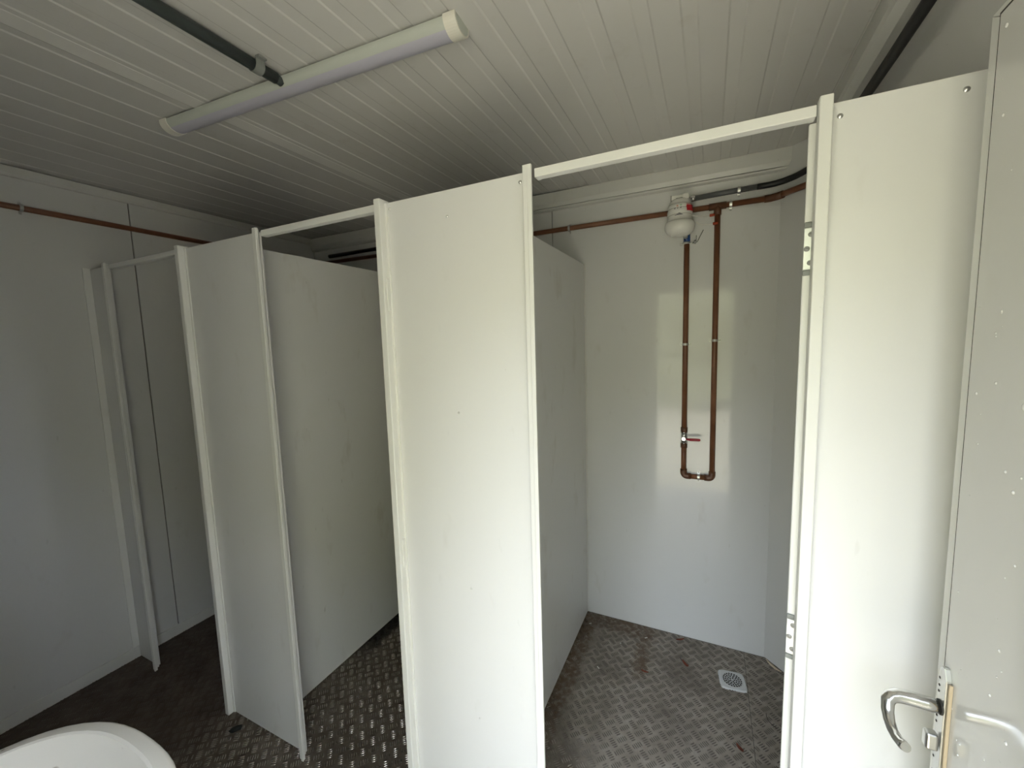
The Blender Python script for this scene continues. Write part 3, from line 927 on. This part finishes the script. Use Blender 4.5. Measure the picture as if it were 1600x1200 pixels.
# ================================================================== WASH BASIN
b = empty('wash_basin'); tag(b, 'white ceramic wash basin at the bottom left', 'basin')
BX, BY, BZ = -.435, -.835, .850
def basin_ring(kx, ky, z, n=56, yo=0.0):
    out = []
    for k in range(n):
        a = 2 * PI * k / n
        ca, sa = math.cos(a), math.sin(a)
        ex = 2.45
        q = (abs(ca) ** ex + abs(sa) ** ex) ** (-1 / ex)
        y = BY + yo + ky * q * sa
        out.append((BX + kx * q * ca, max(y, YF + .001), z))
    return out
bm = bmesh.new()
lay = [(.060, .055, BZ - .19), (.150, .120, BZ - .165), (.215, .180, BZ - .10), (.244, .216, BZ - .050), (.255, .230, BZ - .026), (.259, .234, BZ - .014), (.258, .233, BZ - .007), (.255, .230, BZ - .002), (.250, .225, BZ + .001), (.233, .206, BZ + .004),
       (.229, .201, BZ + .002), (.223, .194, BZ - .022), (.212, .182, BZ - .060), (.188, .158, BZ - .100), (.140, .112, BZ - .130), (.070, .058, BZ - .145), (.024, .022, BZ - .148)]
rings = [[bm.verts.new(q) for q in basin_ring(*l)] for l in lay]
for a, c2 in zip(rings, rings[1:]):
    for k in range(len(a)):
        fc = bm.faces.new((a[k], a[(k + 1) % len(a)], c2[(k + 1) % len(a)], c2[k])); fc.smooth = True
bm.faces.new(rings[0][::-1]); bm.faces.new(rings[-1])
for ri in (9, 10):
    for k in range(len(rings[ri])):
        ed = bm.edges.get((rings[ri][k], rings[ri][(k + 1) % len(rings[ri])]))
        if ed: ed.smooth = False
bw = obj('bowl', bm, MCERAM, b)
bm = bmesh.new(); lathe(bm, [(.030, .0), (.028, .004), (.020, .003), (.016, -.004), (0, -.004)], (BX, BY, BZ - .146), 24)
obj('drain_ring', bm, MCHROME, b)
bm = bmesh.new()
lathe(bm, [(.085, 0.0), (.075, .04), (.062, .20), (.060, .45), (.068, .62), (.085, .67)], (BX, BY - .03, 0.001), 28)
obj('pedestal', bm, MCERAM, b)

# ================================================================== LITTER ON THE FLOOR
def leaf(x, y, ang, l, w, label, curl=.006):
    bm = bmesh.new()
    n = 6
    rows = []
    for i in range(n + 1):
        t = i / n
        ww = w * math.sin(PI * min(max(t, .04), .96)) ** .7
        z0 = .0025 + curl * (t - .4) ** 2 * 3
        rows.append([bm.verts.new((l * (t - .5), s * ww, z0 + abs(s) * curl * .8)) for s in (-1, 0, 1)])
    for a, c2 in zip(rows, rows[1:]):
        for k in range(2): bm.faces.new((a[k], a[k + 1], c2[k + 1], c2[k]))
    geo = bmesh.ops.solidify(bm, geom=bm.faces[:], thickness=.0007)
    mtx = Matrix.Translation((x, y, .0012)) @ Matrix.Rotation(ang, 4, 'Z')
    for v in bm.verts: v.co = mtx @ v.co
    o = obj('dried_leaf', bm, MLEAF)
    return tag(o, label, 'leaf', 'dried leaves on the shower floor')
leaf(.416, 1.228, .4, .040, .007, 'curled reddish dry leaf close to the back wall of the shower')
leaf(.449, 1.058, -.9, .046, .007, 'folded red-brown dry leaf between the back wall and the drain', .012)
leaf(.277, .938, -.2, .034, .006, 'rust-coloured dry leaf beside the silt patch in the shower')
leaf(.660, .700, -.9, .036, .007, 'small red dry leaf at the front of the shower floor', .010)
def stick(x, y, ang, l, r, label, mat=MTWIG, name='twig', cat='twig', bend=.2):
    bm = bmesh.new()
    pts = []
    for i in range(5):
        t = i / 4 - .5
        pts.append(Vector((x, y, r + .0012)) + Vector((math.cos(ang) * t * l - math.sin(ang) * bend * l * (t * t), math.sin(ang) * t * l + math.cos(ang) * bend * l * (t * t), 0)))
    tube(bm, pts, r, 6)
    return tag(obj(name, bm, mat), label, cat, 'bits of litter on the shower floor')
stick(.197, .939, .5, .040, .0012, 'thin dark twig in front of the silt patch')
stick(.775, .885, -1.1, .070, .0012, 'bent dark twig near the right side of the shower floor', bend=.7)
stick(.435, 1.085, -.9, .045, .0015, 'short dark twig lying against the folded leaf')
def chip(x, y, ang, l, w, label):
    bm = bmesh.new(); bbox(bm, -l / 2, l / 2, -w / 2, w / 2, 0.0012, .0012 + w * .6, w * .2, 1)
    for v in bm.verts: v.co.x += random.uniform(-.1, .1) * w
    mtx = Matrix.Translation((x, y, 0)) @ Matrix.Rotation(ang, 4, 'Z')
    for v in bm.verts: v.co = mtx @ v.co
    return tag(obj('pale_chip', bm, MBIT), label, 'chip', 'bits of litter on the shower floor')
chip(.067, .880, -.7, .016, .005, 'largest white chip in front of the partition')
chip(.251, 1.178, .6, .015, .005, 'white chip near the foot of the back wall')
chip(-.049, 1.171, .5, .013, .004, 'white chip in the back left corner of the shower')
chip(.135, 1.085, .2, .006, .005, 'tiny white chip in the middle of the cleaner patch')
# dark lump by the second panel
bm = bmesh.new()
res = bmesh.ops.create_icosphere(bm, subdivisions=3, radius=1)
for v in bm.verts:
    n_ = 1 + .12 * math.sin(v.co.x * 5 + 1) * math.cos(v.co.y * 4) + .06 * math.sin(v.co.z * 9)
    v.co = Vector((v.co.x * .024 * n_, v.co.y * .011 * n_, max(v.co.z, -.6) * .010 * n_ + .0065))
mtx = Matrix.Translation((-1.238, -.052, .0012)) @ Matrix.Rotation(.95, 4, 'Z')
for v in bm.verts: v.co = mtx @ v.co
for fc in bm.faces: fc.smooth = True
tag(obj('dark_lump', bm, MLUMP), 'dark wet lump on the floor at the foot of the second panel', 'debris')
# loose sealant strip peeling off under the angled corner panel
bm = bmesh.new()
tube(bm, arc((.828, 1.205, .004), (.806, 1.256, .005), (.862, 1.196, .004), 8), [.002, .0035, .0045, .005, .0055, .005, .004, .003, .0015], 8)
tag(obj('sealant_strip', bm, MSEAL), 'beige strip peeling off under the angled corner panel', 'sealant')

# ================================================================== put every root at the base of its thing
bpy.context.view_layer.update()
for o in list(bpy.data.objects):
    if o.type == 'EMPTY' and o.parent is None and o.children:
        pts = []
        def gather(q):
            if q.type == 'MESH': pts.extend(q.matrix_world @ Vector(c_) for c_ in q.bound_box)
            for k_ in q.children: gather(k_)
        gather(o)
        lo = Vector((min(p_.x for p_ in pts), min(p_.y for p_ in pts), min(p_.z for p_ in pts)))
        hi = Vector((max(p_.x for p_ in pts), max(p_.y for p_ in pts), max(p_.z for p_ in pts)))
        root_at(o, ((lo.x + hi.x) / 2, (lo.y + hi.y) / 2, lo.z))
